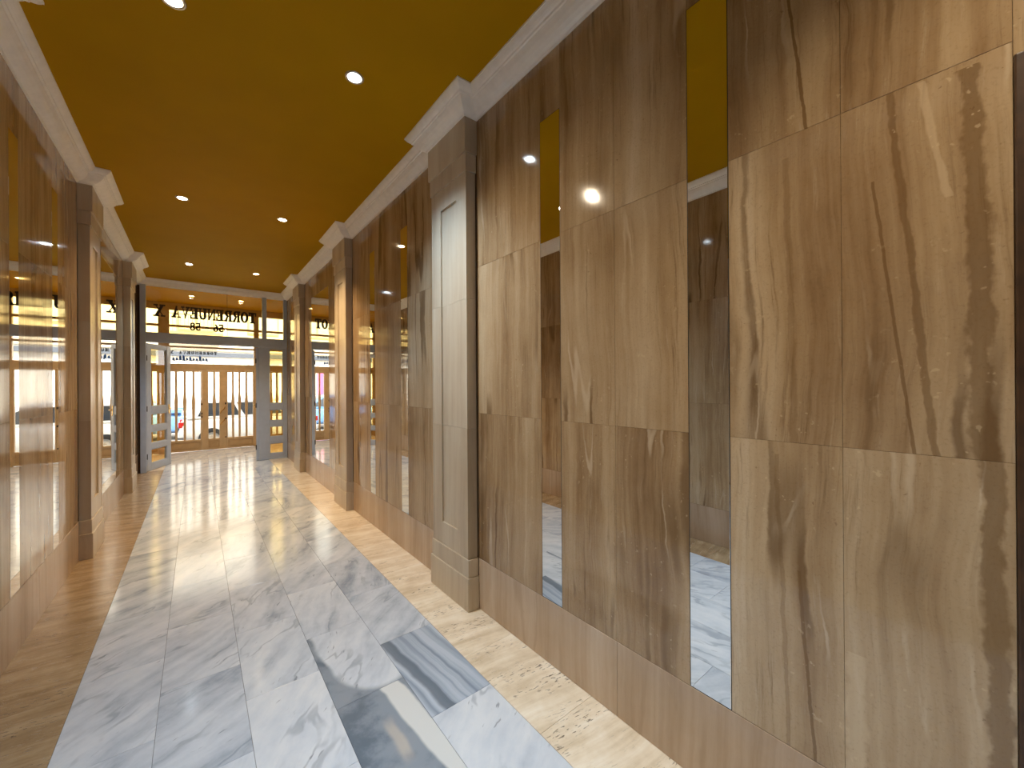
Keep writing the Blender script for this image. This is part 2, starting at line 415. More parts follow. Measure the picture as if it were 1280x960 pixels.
# ---- right wall
S = Slabs()
bay(S, 1, -.01, 2.10, [(R_NAR[0], NARROW), (R_NAR[1], NARROW)])
bay(S, 1, 2.60, 4.67, [(R_NAR[2], NARROW), (R_NAR[3], NARROW)])
bay(S, 1, 5.17, 7.24, [(R_WID[0], R_WID[1]-R_WID[0])])
wall_strip(S, 1, 7.74, 8.30, FULL); wall_strip(S, 1, 8.30, YE, FULL)
wall_strip(S, 1, -1.02, -.01, (2.13, JZ[3]))
for a, b in ((-4.0, -3.4), (-3.4, -2.8), (-2.8, -2.2), (-2.2, -1.6), (-1.6, -1.02)): wall_strip(S, 1, a, b, FULL)
S.backing(XR+.004, XR+.16, -1.02, YE+.06, .0, HC); S.backing(XR+.004, XR+.16, YB, -1.02, 0, HC)
tag(obj('wall_right', S.bm, [M['wallr'], M['grout']], recalc=False), 'long right-hand corridor wall of polished brown marble slabs', 'wall', kind='structure')
# ---- left wall
S = Slabs()
for a, b in ((-4.0, -3.4), (-3.4, -2.8), (-2.8, -2.2), (-2.2, -1.6), (-1.6, -1.02), (-1.02, -.44), (-.44, .10), (.10, .63), (.63, 1.16), (1.16, 1.69), (1.69, 2.165)): wall_strip(S, -1, a, b, FULL)
bay(S, -1, 2.665, 4.737, [(L_NAR[0], NARROW), (L_NAR[1], NARROW)])
bay(S, -1, 5.237, 7.315, [(L_WID[0], L_WID[1]-L_WID[0])])
wall_strip(S, -1, 7.815, 8.35, FULL); wall_strip(S, -1, 8.35, YE, FULL)
S.backing(XL-.16, XL-.004, YB, YE+.06, 0, HC)
tag(obj('wall_left', S.bm, [M['wall'], M['grout']], recalc=False), 'left-hand corridor wall of polished brown marble slabs with shiny reflections', 'wall', kind='structure')
# ---- skirting stones
def skirting(side, spans, name, label):
    S = Slabs(); x = XR-.003 if side > 0 else XL+.003
    for y0, y1 in spans:
        n = max(1, round((y1-y0)/.9)); w = (y1-y0)/n
        for i in range(n):
            S.slab((x, y0+i*w, 0), (0, 1, 0), (0, 0, 1), (-side, 0, 0), w, .32, d=.003)
    tag(obj(name, S.bm, M['base'], recalc=False), label, 'skirting', kind='structure')
skirting(1, [(YB, -1.02), (-.01, 2.10), (2.60, 4.67), (5.17, 7.24), (7.74, YE)], 'baseboard_right', 'pale beige stone skirting along the right-hand wall')
skirting(-1, [(YB, 2.165), (2.665, 4.737), (5.237, 7.315), (7.815, YE)], 'baseboard_left', 'beige stone skirting along the left-hand wall')

# ---- floor: white marble strips in running bond between two travertine borders
S = Slabs()
FX0, FX1 = -.443, 1.085; SW = (FX1-FX0)/5; TL = .61
YF = 11.20
VX0, VX1 = -1.15, 1.85          # the lobby between the two entrances is wider
up = (0, 0, 1)
for k in range(5):
    y = (2.15 if k % 2 == 0 else 1.84) - TL*11
    while y < YF:
        a, b = max(y, YB), min(y+TL, YF)
        if b-a > .01:
            kind = 0.0; cut = None
            if k == 4 and abs(y-1.54) < .05: kind = 1.0
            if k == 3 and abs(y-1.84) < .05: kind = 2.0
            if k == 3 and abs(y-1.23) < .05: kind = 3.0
            S.slab((FX0+k*SW, a, 0), (1, 0, 0), (0, 1, 0), up, SW, b-a, kind=kind, cut=cut, gap=.0006)
        y += TL
for x0, x1, y0 in ((XL-.02, FX0, .38), (FX1, XR+.02, .61)):
    y = y0-.58*8
    while y < YE+.1:
        a, b = max(y, YB), min(y+.58, YE+.1)
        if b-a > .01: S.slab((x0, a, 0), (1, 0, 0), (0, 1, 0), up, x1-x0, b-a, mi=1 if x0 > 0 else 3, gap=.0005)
        y += .58
y = YE+.1
while y < YF-.01:
    b = min(y+.58, YF)
    S.slab((VX0, y, 0), (1, 0, 0), (0, 1, 0), up, FX0-VX0, b-y, mi=1); S.slab((FX1, y, 0), (1, 0, 0), (0, 1, 0), up, VX1-FX1, b-y, mi=1)
    y += .58
S.backing(VX0-.1, VX1+.1, YB-.1, YF, -.1, -.004, mi=2)
tag(obj('floor', S.bm, [M['marble'], M['trav'], M['fgrout'], M['travl']], recalc=False), 'white grey marble tile floor with cream travertine borders', 'floor', kind='structure')

# ---- ceiling, lobby walls, back wall
bm = bmesh.new(); box(bm, VX0-.2, VX1+.2, YB-.1, YF+.1, HC, HC+.15)
tag(obj('ceiling', bm, M['ceil']), 'ochre yellow painted ceiling with recessed downlights', 'ceiling', kind='structure')
bm = bmesh.new(); box(bm, VX0-.2, VX0, YE+.06, YF, 0, HC); box(bm, VX0-.2, XL-.004, YE+.0605, YE+.12, 0, HC)
tag(obj('wall_lobby_left', bm, M['base']), 'stone side wall of the entrance lobby behind the left door leaf', 'wall', kind='structure')
bm = bmesh.new(); box(bm, VX1, VX1+.2, YE+.06, YF, 0, HC); box(bm, XR+.004, VX1+.2, YE+.0605, YE+.12, 0, HC)
tag(obj('wall_lobby_right', bm, M['base']), 'stone side wall of the entrance lobby behind the glazed side panel', 'wall', kind='structure')
bm = bmesh.new(); box(bm, XL-.16, XR+.16, YB-.16, YB, 0, HC)
tag(obj('wall_back', bm, M['daylit']), 'pale wall closing the corridor behind the viewer', 'wall', kind='structure')

# ---- cornice: one profile swept with mitres along a wall and around the pilaster heads
PROF = [(0, 3.094), (.008, 3.094), (.012, 3.103), (.028, 3.108), (.046, 3.118), (.062, 3.133), (.074, 3.150), (.078, 3.160),
        (.087, 3.161), (.090, 3.170), (.098, 3.173), (.108, 3.181), (.117, 3.192), (.121, 3.199), (.124, 3.200), (.124, HC+.002)]
def cornice(name, path, label):
    """path: (x,y) polyline with the room on its left"""
    bm = bmesh.new(); P = [Vector(p) for p in path]; rings = []
    for i, p in enumerate(P):
        ns = []
        for a, b in ((i-1, i), (i, i+1)):
            if 0 <= a and b < len(P):
                d = (P[b]-P[a]).normalized(); ns.append(Vector((-d.y, d.x)))
        m = ns[0] if len(ns) == 1 else (ns[0]+ns[1])/(1+ns[0].dot(ns[1]))
        rings.append([bm.verts.new((p.x+m.x*o, p.y+m.y*o, z)) for o, z in PROF])
    for A, B in zip(rings, rings[1:]):
        for k in range(len(PROF)-1): bm.faces.new([A[k], B[k], B[k+1], A[k+1]])
    for A, B in zip(rings, rings[1:]): bm.faces.new([A[0], A[-1], B[-1], B[0]])
    bm.faces.new(rings[0]); bm.faces.new(rings[-1][::-1])
    return tag(obj(name, bm, M['plaster']), label, 'cornice', kind='structure')
CAP = .09
pr = [(XR, YB)]
for y in R_PIL: pr += [(XR, y), (XR-CAP, y), (XR-CAP, y+PW), (XR, y+PW)]
pr.append((XR, YE))
cornice('trim_1', pr, 'white plaster cornice along the top of the right-hand wall, stepping around the pilasters')
pl = [(XL, YE)]
for y in reversed(L_PIL): pl += [(XL, y+PW), (XL+CAP, y+PW), (XL+CAP, y), (XL, y)]
pl.append((XL, YB))
cornice('trim_2', pl, 'white plaster cornice along the top of the left-hand wall')
cornice('trim_3', [(XR, YE), (XL, YE)], 'white plaster cornice above the lettered entrance glass')

# ------------------------------------------------------------------ pilasters
def pilaster_proto():
    """local: wall plane at x=0, shaft stands towards -x, centred on y=0"""
    t = thing('pilaster', (0, 0, 0), '', 'pilaster', 'stone pilasters along the corridor walls')
    B = .0015
    bm = bmesh.new(); box(bm, -.085, .0, -.25, .25, 0, .208); obj('plinth', bm, M['pil'], t, bevel=.003)
    bm = bmesh.new(); box(bm, -.0775, 0, -.2425, .2425, .208, .32); obj('base_block', bm, M['pil'], t, bevel=.003)
    # shaft in three stones with a sunk panel running through them
    W, D, px, pz0, pz1, dep = .2275, .070, .103, .472, 2.627, .012
    zs = (.32, 1.142, 1.964, 2.768)
    for i, (z0, z1) in enumerate(zip(zs, zs[1:])):
        bm = bmesh.new(); g = .0006
        a, b = z0+g, z1-g
        lo, hi = max(a, pz0), min(b, pz1)
        box(bm, -D+dep, 0, -W, W, a, b)
        box(bm, -D, -D+dep, -W, -px, a, b); box(bm, -D, -D+dep, px, W, a, b)
        if a < pz0: box(bm, -D, -D+dep, -px, px, a, pz0)
        if b > pz1: box(bm, -D, -D+dep, -px, px, pz1, b)
        # rounded arris beads at both edges of the face
        for sgn in (-1, 1): box(bm, -D-.002, -D+.004, sgn*W-.004, sgn*W+.004, a, b)
        obj('shaft_stone', bm, M['pil'], t)
    bm = bmesh.new(); box(bm, -.0795, 0, -.24, .24, 2.768, 2.88); obj('neck_block', bm, M['pil'], t, bevel=.002)
    bm = bmesh.new(); box(bm, -CAP, .0, -.25, .25, 2.88, 3.10); obj('capital', bm, M['pil'], t, bevel=.002)
    return t
proto = pilaster_proto()
RL = ['nearest large stone pilaster on the right-hand wall, beside the two narrow mirrors',
      'second stone pilaster along the right-hand wall, between the narrow mirrors and the wide mirror',
      'farthest stone pilaster on the right-hand wall, next to the glazed side panel']
LL = ['stone pilaster on the left-hand wall just outside the frame',
      'nearer dark-sided stone pilaster visible on the left-hand wall',
      'farther stone pilaster on the left-hand wall, next to the open door leaf']
for i, y in enumerate(R_PIL):
    if i == 0: proto.location = (XR, y+PW/2, 0); proto['label'] = RL[0]
    else: copy_tree(proto, (XR, y+PW/2, 0), 0, RL[i])
for i, y in enumerate(L_PIL): copy_tree(proto, (XL, y+PW/2, 0), PI, LL[i])

# ------------------------------------------------------------------ mirrors
def mirror_proto(w, z0, z1, nm):
    t = thing('wall_mirror', (0, 0, 0), '', 'mirror', nm)
    bm = bmesh.new(); g = .002
    box(bm, -.0005, .0035, -w/2+g, w/2-g, z0+g, z1-g); obj('mirror_glass', bm, M['mirror'], t, bevel=.0008, seg=1)
    bm = bmesh.new(); e = .0026
    for a, b, c, d in ((-w/2, -w/2+e, z0, z1), (w/2-e, w/2, z0, z1), (-w/2, w/2, z0, z0+e), (-w/2, w/2, z1-e, z1)):
        box(bm, .0002, .0036, a, b, c, d)
    obj('mirror_edge', bm, M['black'], t)
    return t
mn = mirror_proto(NARROW, MZ0, MZ1, 'narrow upright mirrors set in the stone walls')
NL = ['tall narrow mirror strip nearest the viewer, in the right-hand brown marble wall',
      'second tall narrow mirror strip, between the nearest one and the nearest pilaster',
      'narrow mirror strip just beyond the nearest right-hand pilaster',
      'narrow mirror strip just before the second right-hand pilaster']
for i, y in enumerate(R_NAR):
    if i == 0: mn.location = (XR, y+NARROW/2, 0); mn['label'] = NL[0]
    else: copy_tree(mn, (XR, y+NARROW/2, 0), 0, NL[i])
for y, lb in zip(L_NAR, ('narrow mirror strip at the very left edge of the left-hand marble wall', 'narrow mirror strip just before the nearer left-hand pilaster')):
    copy_tree(mn, (XL, y+NARROW/2, 0), PI, lb)
w = R_WID[1]-R_WID[0]
mw = mirror_proto(w, MZ0, MZ1, 'wide wall mirrors near the entrance')
mw.location = (XR, sum(R_WID)/2, 0); mw['label'] = 'wide mirror between the two farther right-hand pilasters, reflecting the entrance'
copy_tree(mw, (XL, sum(L_WID)/2, 0), PI, 'wide mirror between the two left-hand pilasters, reflecting the entrance')

# ------------------------------------------------------------------ side door in the right wall, at the edge of the view
t = thing('door_3', (XR, -.515, 0), 'dark brown wooden doorway at the far right edge, beside the nearest marble slab', 'door', kind='structure')
o0 = (XR, -.515, 0)
bm = bmesh.new(); box(bm, XR-.012, XR+.0035, -.10, -.011, 0, 2.13); box(bm, XR-.012, XR+.0035, -1.02, -.93, 0, 2.13); box(bm, XR-.012, XR+.0035, -.93, -.10, 2.04, 2.13)
obj('casing', bm, M['wood'], t, o0, bevel=.004)
bm = bmesh.new(); box(bm, XR-.002, XR+.0035, -.928, -.102, 0.005, 2.038)
for z0, z1 in ((.2, .95), (1.08, 1.9)): box(bm, XR-.007, XR-.002, -.80, -.23, z0, z1)
obj('door_leaf', bm, M['wood'], t, o0, bevel=.003)

# ------------------------------------------------------------------ ceiling downlights
def downlight_proto(kind):
    t = thing('downlight', (0, 0, 0), '', 'downlight', 'recessed ceiling downlights')
    bm = bmesh.new(); lathe(bm, [(.036, -.001), (.038, -.005), (.046, -.006), (.052, -.003), (.053, .001)], (0, 0, 0), 40)
    obj('trim_ring', bm, M['chrome'], t, smooth=True)
    bm = bmesh.new(); lathe(bm, [(.0005, -.0105), (.012, -.010), (.024, -.0085), (.033, -.005), (.037, -.001)], (0, 0, 0), 32)
    obj('lamp_lens', bm, M[kind], t, smooth=True)
    return t
AMBERC = (1.0, .70, .38)
WARMC, COOLC = (1.0, .83, .60), (.55, .76, 1.0)
PROT = {k: downlight_proto(k) for k in ('warm', 'cool')}
used = set()
def light(x, y, kind, watt, label, ang=106, blend=1.0, aim=None):
    if kind not in used:
        o = PROT[kind]; o.location = (x, y, HC); o['label'] = label; used.add(kind)
    else: o = copy_tree(PROT[kind], (x, y, HC), 0, label)
    L = bpy.data.lights.new('spot', 'SPOT'); L.energy = watt; L.color = (AMBERC if y > 4 else WARMC) if kind == 'warm' else COOLC
    L.spot_size = math.radians(ang); L.spot_blend = blend; L.shadow_soft_size = .012
    q = bpy.data.objects.new('downlight_beam', L); COL.objects.link(q); q.location = (x, y, HC-.05)
    if aim: q.rotation_euler = (Vector(aim)-q.location).to_track_quat('-Z', 'Y').to_euler()
WW, CW = 150, 150
light(-.08, 2.40, 'warm', WW*.74, 'warm glowing downlight at the top edge of the picture, nearest the viewer', 90, 1.0, (1.40, 1.25, .40))
light(.725, 2.36, 'cool', CW*1.05, 'bright cool white downlight in the ceiling beside the nearest right-hand pilaster', 110)
light(-.10, 4.88, 'warm', WW*.5, 'warm downlight in the second row, on the left')
light(.73, 4.86, 'warm', WW*1.5, 'warm downlight in the second row, on the right')
light(-.08, 7.45, 'cool', CW*.9, 'small cool white downlight in the row before the entrance, on the left')
light(.75, 7.47, 'warm', WW*.8, 'small warm downlight in the row before the entrance, on the right')
light(-.07, 10.05, 'warm', WW*.7, 'downlight in the lobby ceiling seen through the lettered glass, on the left')
light(.74, 10.05, 'warm', WW*.7, 'downlight in the lobby ceiling seen through the lettered glass, on the right')
light(-.08, -.10, 'cool', CW*1.4, 'cool downlight overhead behind the viewer, on the left', 88, .8)
light(.73, -.10, 'warm', WW*.7, 'warm downlight overhead behind the viewer, on the right')
light(-.08, -2.6, 'cool', CW*.8, 'cool downlight at the back of the corridor, on the left', 80, .8)
light(.73, -2.6, 'cool', CW*1.2, 'cool downlight at the back of the corridor, on the right', 80, .8)

# ------------------------------------------------------------------ lettering (slab-serif capitals, built as outlines)
def arc(cx, cy, rx, ry, a0, a1, n=14):
    return [(cx+rx*math.cos(a0+(a1-a0)*i/n), cy+ry*math.sin(a0+(a1-a0)*i/n)) for i in range(n+1)]
def bow(cx, cy, rx, ry, tx, ty, a0, a1, n=14):
    o = arc(cx, cy, rx, ry, a0, a1, n); i = arc(cx, cy, rx-tx, ry-ty, a0, a1, n)
    return [[o[k], o[k+1], i[k+1], i[k]] for k in range(n)]
def rc(x0, x1, y0, y1): return [(x0, y0), (x1, y0), (x1, y1), (x0, y1)]
def glyph(c):
    """list of convex polygons in a cell 1 high"""
    s = .07
    if c == 'T': return [rc(.22, .40, 0, 1), rc(.12, .50, 0, s), rc(0, .62, .9, 1), rc(0, .07, .70, 1), rc(.55, .62, .70, 1)]
    if c == 'O': return bow(.31, .5, .31, .5, .16, .07, 0, 2*PI, 28)
    if c == 'R': return [rc(.06, .23, 0, 1), rc(0, .29, 0, s), rc(0, .30, 1-s, 1), rc(.2, .36, .93, 1), rc(.2, .36, .47, .54)] + bow(.34, .735, .25, .265, .15, .07, -PI/2, PI/2, 14) + [[(.30, .50), (.46, .50), (.66, 0), (.47, 0)], rc(.47, .68, 0, s)]
    if c == 'E': return [rc(.06, .23, 0, 1), rc(0, .55, 0, s), rc(0, .53, 1-s, 1), rc(.2, .42, .47, .54), rc(.36, .42, .38, .63), rc(.49, .55, 0, .27), rc(.47, .53, .75, 1)]
    if c == 'N': return [rc(.06, .13, 0, 1), rc(0, .20, 0, s), rc(0, .16, 1-s, 1), [(.06, 1), (.22, 1), (.60, 0), (.48, 0)], rc(.52, .59, 0, 1), rc(.45, .66, 1-s, 1)]
    if c == 'U': return [rc(.06, .22, .28, 1), rc(0, .29, 1-s, 1), rc(.49, .56, .28, 1), rc(.42, .63, 1-s, 1)] + bow(.31, .30, .25, .30, .11, .08, PI, 2*PI, 14)
    if c == 'V': return [[(.05, 1), (.24, 1), (.40, 0), (.29, 0)], [(.50, 1), (.58, 1), (.40, 0), (.31, 0)], rc(0, .29, 1-s, 1), rc(.43, .64, 1-s, 1)]
    if c == 'A': return [[(.06, 0), (.14, 0), (.34, 1), (.26, 1)], [(.40, 0), (.60, 0), (.37, 1), (.25, 1)], rc(.16, .46, .28, .35), rc(0, .21, 0, s), rc(.35, .66, 0, s)]
    if c == 'X': return [[(.05, 1), (.25, 1), (.61, 0), (.41, 0)], [(.50, 1), (.58, 1), (.15, 0), (.07, 0)], rc(0, .29, 1-s, 1), rc(.43, .64, 1-s, 1), rc(0, .22, 0, s), rc(.34, .66, 0, s)]
    if c == '5': return [rc(.08, .54, .88, 1), rc(.08, .18, .5, 1)] + bow(.27, .32, .29, .32, .15, .09, -PI*.86, PI*.72, 18)
    if c == '6': return bow(.30, .31, .28, .31, .13, .08, 0, 2*PI, 24) + bow(.44, .42, .42, .58, .15, .09, PI*.56, PI*1.02, 12)
    if c == '8': return bow(.30, .27, .29, .27, .13, .07, 0, 2*PI, 24) + bow(.30, .755, .25, .245, .12, .07, 0, 2*PI, 24)
    if c == '-': return [rc(.06, .50, .40, .52)]
    return []
def letters(bm, items, y, h, cell, t=.008, e=.018):
    """items: (char, x of its outer-reading start, z of its foot); read from the street, so it runs towards -x"""
    for c, x, z, w in items:
        g = glyph(c); ext = max((p[0] for q in g for p in q), default=.6)
        for q in g:
            cx, cz = sum(p[0] for p in q)/len(q), sum(p[1] for p in q)/len(q)
            q = [(p[0]+(e if p[0] > cx else -e), p[1]+(e if p[1] > cz else -e)) for p in q]
            pts = [(x-p[0]/ext*w, z+p[1]*h) for p in q]
            prism(bm, pts, 'y', y, y+t)

# ------------------------------------------------------------------ inner entrance screen
o0 = (.32, YE, 0)
ent = thing('door_1', o0, 'grey-white painted entrance frame with lettered amber glass above the open doors', 'door frame', kind='structure')
FY0, FY1 = YE-.03, YE+.05
def bar(bm, x0, x1, z0, z1, y0=FY0, y1=FY1): box(bm, x0, x1, y0, y1, z0, z1)
bm = bmesh.new(); bar(bm, -.725, -.652, 0, 3.14); obj('post', bm, M['frame'], ent, o0, bevel=.004)
bm = bmesh.new(); bar(bm, XL-.004, -.7255, 0, 3.14, YE, YE+.05); obj('wall_filler', bm, M['wood'], ent, o0)
bm = bmesh.new(); bar(bm, -.652, 1.396, 2.178, 2.327); bar(bm, -.652, 1.396, 2.160, 2.178, YE-.012, YE+.035); obj('transom_beam', bm, M['frame'], ent, o0, bevel=.004)
bm = bmesh.new(); bar(bm, .982, 1.054, 2.327, 3.14); obj('mullion', bm, M['frame'], ent, o0, bevel=.004)
bm = bmesh.new(); bar(bm, 1.338, 1.396, 2.327, 3.14); obj('post', bm, M['frame'], ent, o0, bevel=.004)
bm = bmesh.new(); bar(bm, -.652, 1.396, 3.125, HC); obj('head_rail', bm, M['frame'], ent, o0)
def pane(x0, x1, z0, z1, name='glass_pane', mat='amber', parent=ent, y=YE+.008, o=o0):
    bm = bmesh.new(); box(bm, x0, x1, y, y+.006, z0, z1); return obj(name, bm, M[mat], parent, o)
p1 = pane(-.652, .440, 2.327, 3.125); p2 = pane(.444, .982, 2.327, 3.125); p3 = pane(1.054, 1.338, 2.327, 3.125)
bm = bmesh.new(); box(bm, .440, .444, YE+.007, YE+.015, 2.327, 3.125); obj('glass_joint', bm, M['bronze'], ent, o0)
bm = bmesh.new()
W = 'TORRENUEVA'; x = .885; wid = {'T': .112, 'O': .112, 'R': .112, 'E': .100, 'N': .112, 'U': .108, 'V': .108, 'A': .116}
tot = sum(wid[c] for c in W); gp = (1.213-tot)/(len(W)-1)
its = []
for c in W: its.append((c, x, 2.606, wid[c])); x -= wid[c]+gp
its.append(('X', -.416, 2.606, .140))
letters(bm, its, YE-.002, .192, .1, e=.032)
obj('lettering', bm, M['bronze'], p1, o0)['label'] = 'dark bronze serif name in reversed capitals'
bm = bmesh.new()
letters(bm, [('5', .387, 2.402, .066), ('6', .307, 2.402, .066), ('-', .178, 2.402, .05), ('5', .060, 2.402, .066), ('8', -.018, 2.402, .066)], YE-.002, .130, .1, e=.04)
obj('lettering', bm, M['bronze'], p1, o0)['label'] = 'dark bronze reversed house numbers'

def leaf(name, loc, rz, label, w, sqz, low, group=None, stile=.10, stile_r=None, ht=2.158, kind=None):
    """glazed leaf in local x 0..w, y 0..0.045"""
    t = thing(name, loc, label, 'door leaf', group, rz=rz, kind=kind)
    sl, sr = stile, stile_r or stile
    bm = bmesh.new(); T = .045
    def b(x0, x1, z0, z1): box(bm, x0, x1, 0, T, z0, z1)
    b(0, sl, .006, ht); b(w-sr, w, .006, ht)
    zs = [(.006, low)] ; cur = low
    openings = []
    for z0, z1 in sqz: openings.append((z0, z1))
    edges = [.006]
    for z0, z1 in openings: b(sl, w-sr, edges[-1], z0); edges.append(z1)
    b(sl, w-sr, edges[-1], ht)
    obj('frame', bm, M['frame'], t, bevel=.003)
    for z0, z1 in openings:
        bm = bmesh.new(); e = .012
        for x0, x1, a, c in ((sl, sl+e, z0, z1), (w-sr-e, w-sr, z0, z1), (sl, w-sr, z0, z0+e), (sl, w-sr, z1-e, z1)):
            box(bm, x0, x1, .008, T-.008, a, c)
        obj('glazing_bead', bm, M['frame'], t)
        bm = bmesh.new(); box(bm, sl, w-sr, .020, .026, z0, z1); obj('glass_pane', bm, M['amber'], t)
    return t
SQ = [(.113, .315), (.439, .641), (.750, .960), (1.085, 2.136)]
side = leaf('glazed_side_panel', (.922, YE+.0, 0), 0, 'fixed grey-white glazed panel with three square panes right of the opening', .474, SQ, 0, stile=.174, stile_r=.062)
SQL = [(.12, .36), (.46, .66), (.76, .96), (1.085, 2.08)]
a = math.atan2(.63, .27)
lf = leaf('glazed_door_leaf', (-.648, YE+.065, 0), a, 'open glazed door leaf swung outward at the left of the entrance', .70, SQL, 0, group='open glazed door leaves', stile=.12, ht=2.150)
lfr = leaf('glazed_door_leaf', (.930, YE+.065, 0), math.radians(84), 'open glazed door leaf seen edge-on at the right of the entrance', .70, SQL, 0, group='open glazed door leaves', stile=.12, ht=2.150)
for t, sg in ((lf, 1), (lfr, -1)):
    for z in (.25, 1.05, 1.9):
        bm = bmesh.new(); lathe(bm, [(.0001, -.045), (.009, -.045), (.009, .045), (.0001, .045)], (-.004, .0 if sg > 0 else .045, z), 12)
        obj('hinge', bm, M['iron'], t, smooth=False)
    bm = bmesh.new(); yy = -.0 if sg > 0 else .045; s2 = -1 if sg > 0 else 1
    tube(bm, [(.64, yy, 1.03), (.64, yy+s2*.045, 1.03), (.60, yy+s2*.05, 1.03), (.54, yy+s2*.05, 1.025)], .009); box(bm, .622, .658, yy-.004, yy+.004, .93, 1.10)
    obj('door_handle', bm, M['brass'], t, smooth=False)

# ------------------------------------------------------------------ outer entrance: door, slatted side panels, transoms
o0 = (.30, YO, 0)
out = thing('door_2', o0, 'outer street entrance frame of beige lacquered wood with clear transoms', 'door frame', kind='structure')
OY0, OY1 = YO-.02, YO+.06
def ob(bm, x0, x1, z0, z1, y0=OY0, y1=OY1): box(bm, x0, x1, y0, y1, z0, z1)
for x0, x1 in ((-.63, -.45), (1.062, 1.165), (VX0, VX0+.07), (VX1-.07, VX1)):
    bm = bmesh.new(); ob(bm, x0, x1, 0, HC); obj('post', bm, M['oak'], out, o0, bevel=.004)
for x0, x1 in ((-.45, 1.062), (VX0+.07, -.63), (1.165, VX1-.07)):
    for z0, z1, nm in ((1.772, 1.915, 'door_head'), (2.258, 2.298, 'transom_bar'), (2.700, 2.748, 'transom_bar'), (3.06, HC, 'head_rail')):
        bm = bmesh.new(); ob(bm, x0, x1, z0, z1); obj(nm, bm, M['oak'], out, o0, bevel=.003)
    for z0, z1 in ((1.915, 2.258), (2.298, 2.700), (2.748, 3.06)):
        bm = bmesh.new(); box(bm, x0, x1, YO+.015, YO+.021, z0, z1); obj('glass_pane', bm, M['clear'], out, o0)
pane_t = [o for o in out.children if o.name.startswith('glass_pane')][0]
# small reversed name and a line of blue script on the transom glass
bm = bmesh.new(); x = .36; its = []
for c in W: its.append((c, x, 2.128, .050)); x -= .067
its.append(('X', -.385, 2.128, .060))
letters(bm, its, YO+.006, .062, .1, .004, .05)
obj('lettering', bm, M['iron'], pane_t, o0)['label'] = 'small dark reversed lettering'
bm = bmesh.new(); rr = random.Random(3); x = .19
while x > -.42:
    h = rr.choice((.045, .05, .08, .11)); dn = rr.choice((0, 0, .02))
    tube(bm, [(x, YO+.007, 1.99-dn), (x-.008, YO+.007, 1.99+h*.7), (x-.018, YO+.007, 1.99+h), (x-.026, YO+.007, 1.99+h*.5), (x-.022, YO+.007, 1.992), (x-.04, YO+.007, 1.99)], .012, 6)
    x -= .056
obj('script_marks', bm, M['bluemark'], pane_t, o0)['label'] = 'blue handwritten-looking script'

def slat(bm, x, z0, z1):
    pts = []
    L = [(z0, .020), (z0+.50, .022), (z0+.78, .030), (z0+.88, .029), (z0+1.02, .019), (z1, .019)]
    pts = [(x+w, z) for z, w in L]+[(x-w, z) for z, w in reversed(L)]
    prism(bm, pts, 'y', YO-.012, YO+.012)
def slatted(name, x0, x1, sl, sr, slats, label, cat, zt=1.770, low=.255):
    o = ((x0+x1)/2, YO, 0)
    t = thing(name, o, label, cat)
    bm = bmesh.new()
    box(bm, x0, x0+sl, OY0, OY1-.02, .008, zt); box(bm, x1-sr, x1, OY0, OY1-.02, .008, zt)
    box(bm, x0+sl, x1-sr, OY0, OY1-.02, zt-.03, zt); box(bm, x0+sl, x1-sr, OY0, OY1-.02, low-.045, low)
    box(bm, x0+sl, x1-sr, OY0, OY1-.02, .008, .045)
    obj('frame', bm, M['oak'], t, o, bevel=.003)
    bm = bmesh.new(); box(bm, x0+sl, x1-sr, YO-.004, YO+.02, .045, low-.045); box(bm, x0+sl+.03, x1-sr-.03, YO-.012, YO-.004, .07, low-.07)
    obj('bottom_panel', bm, M['oakd'], t, o, bevel=.003)
    for x in slats:
        bm = bmesh.new(); slat(bm, x, low, zt-.03); obj('slat', bm, M['oak'], t, o, bevel=.002)
    bm = bmesh.new(); box(bm, x0+sl, x1-sr, YO+.020, YO+.026, low, zt-.03); obj('glass_pane', bm, M['clear'], t, o)
    return t, o
slatted('slatted_side_panel', -.448, .083, .018, .018, (-.345, -.203, -.055), 'beige slatted glazed panel left of the outer street door', 'side panel')
slatted('slatted_side_panel', .535, 1.060, .018, .022, (.652, .777, .910), 'beige slatted glazed panel right of the outer street door', 'side panel')
slatted('slatted_side_panel', VX0+.072, -.632, .02, .02, (-.97, -.85, -.74), 'beige slatted window hidden behind the open left door leaf', 'side panel')
slatted('slatted_side_panel', 1.167, VX1-.072, .02, .02, (1.29, 1.41, 1.53, 1.65), 'beige slatted window seen through the fixed glazed panel', 'side panel')
dr, o = slatted('slatted_street_door', .085, .533, .118, .133, (.309,), 'narrow beige slatted street door with curved brass pulls in the middle', 'door')
for z in (1.03, .82, .75):
    bm = bmesh.new(); box(bm, .078, .098, YO-.032, YO-.0205, z-.022, z+.022); obj('hinge', bm, M['iron'], dr, o)
for zc in (.86, .60):
    bm = bmesh.new()
    tube(bm, [(.505, YO-.02, zc+.09), (.500, YO-.05, zc+.085), (.485, YO-.07, zc+.05), (.455, YO-.075, zc+.02), (.430, YO-.07, zc-.01), (.415, YO-.05, zc-.045), (.41, YO-.02, zc-.05)], .009, 10)
    obj('pull_handle', bm, M['brass'], dr, o, smooth=True)
bm = bmesh.new()
for z in (1.03, .69): box(bm, .500, .531, YO-.030, YO-.0205, z-.02, z+.02)
lathe(bm, [(.0001, -.036), (.012, -.036), (.014, -.030), (.014, -.02)], (.515, YO, .27), 14, 'y')
obj('lock', bm, M['iron'], dr, o)
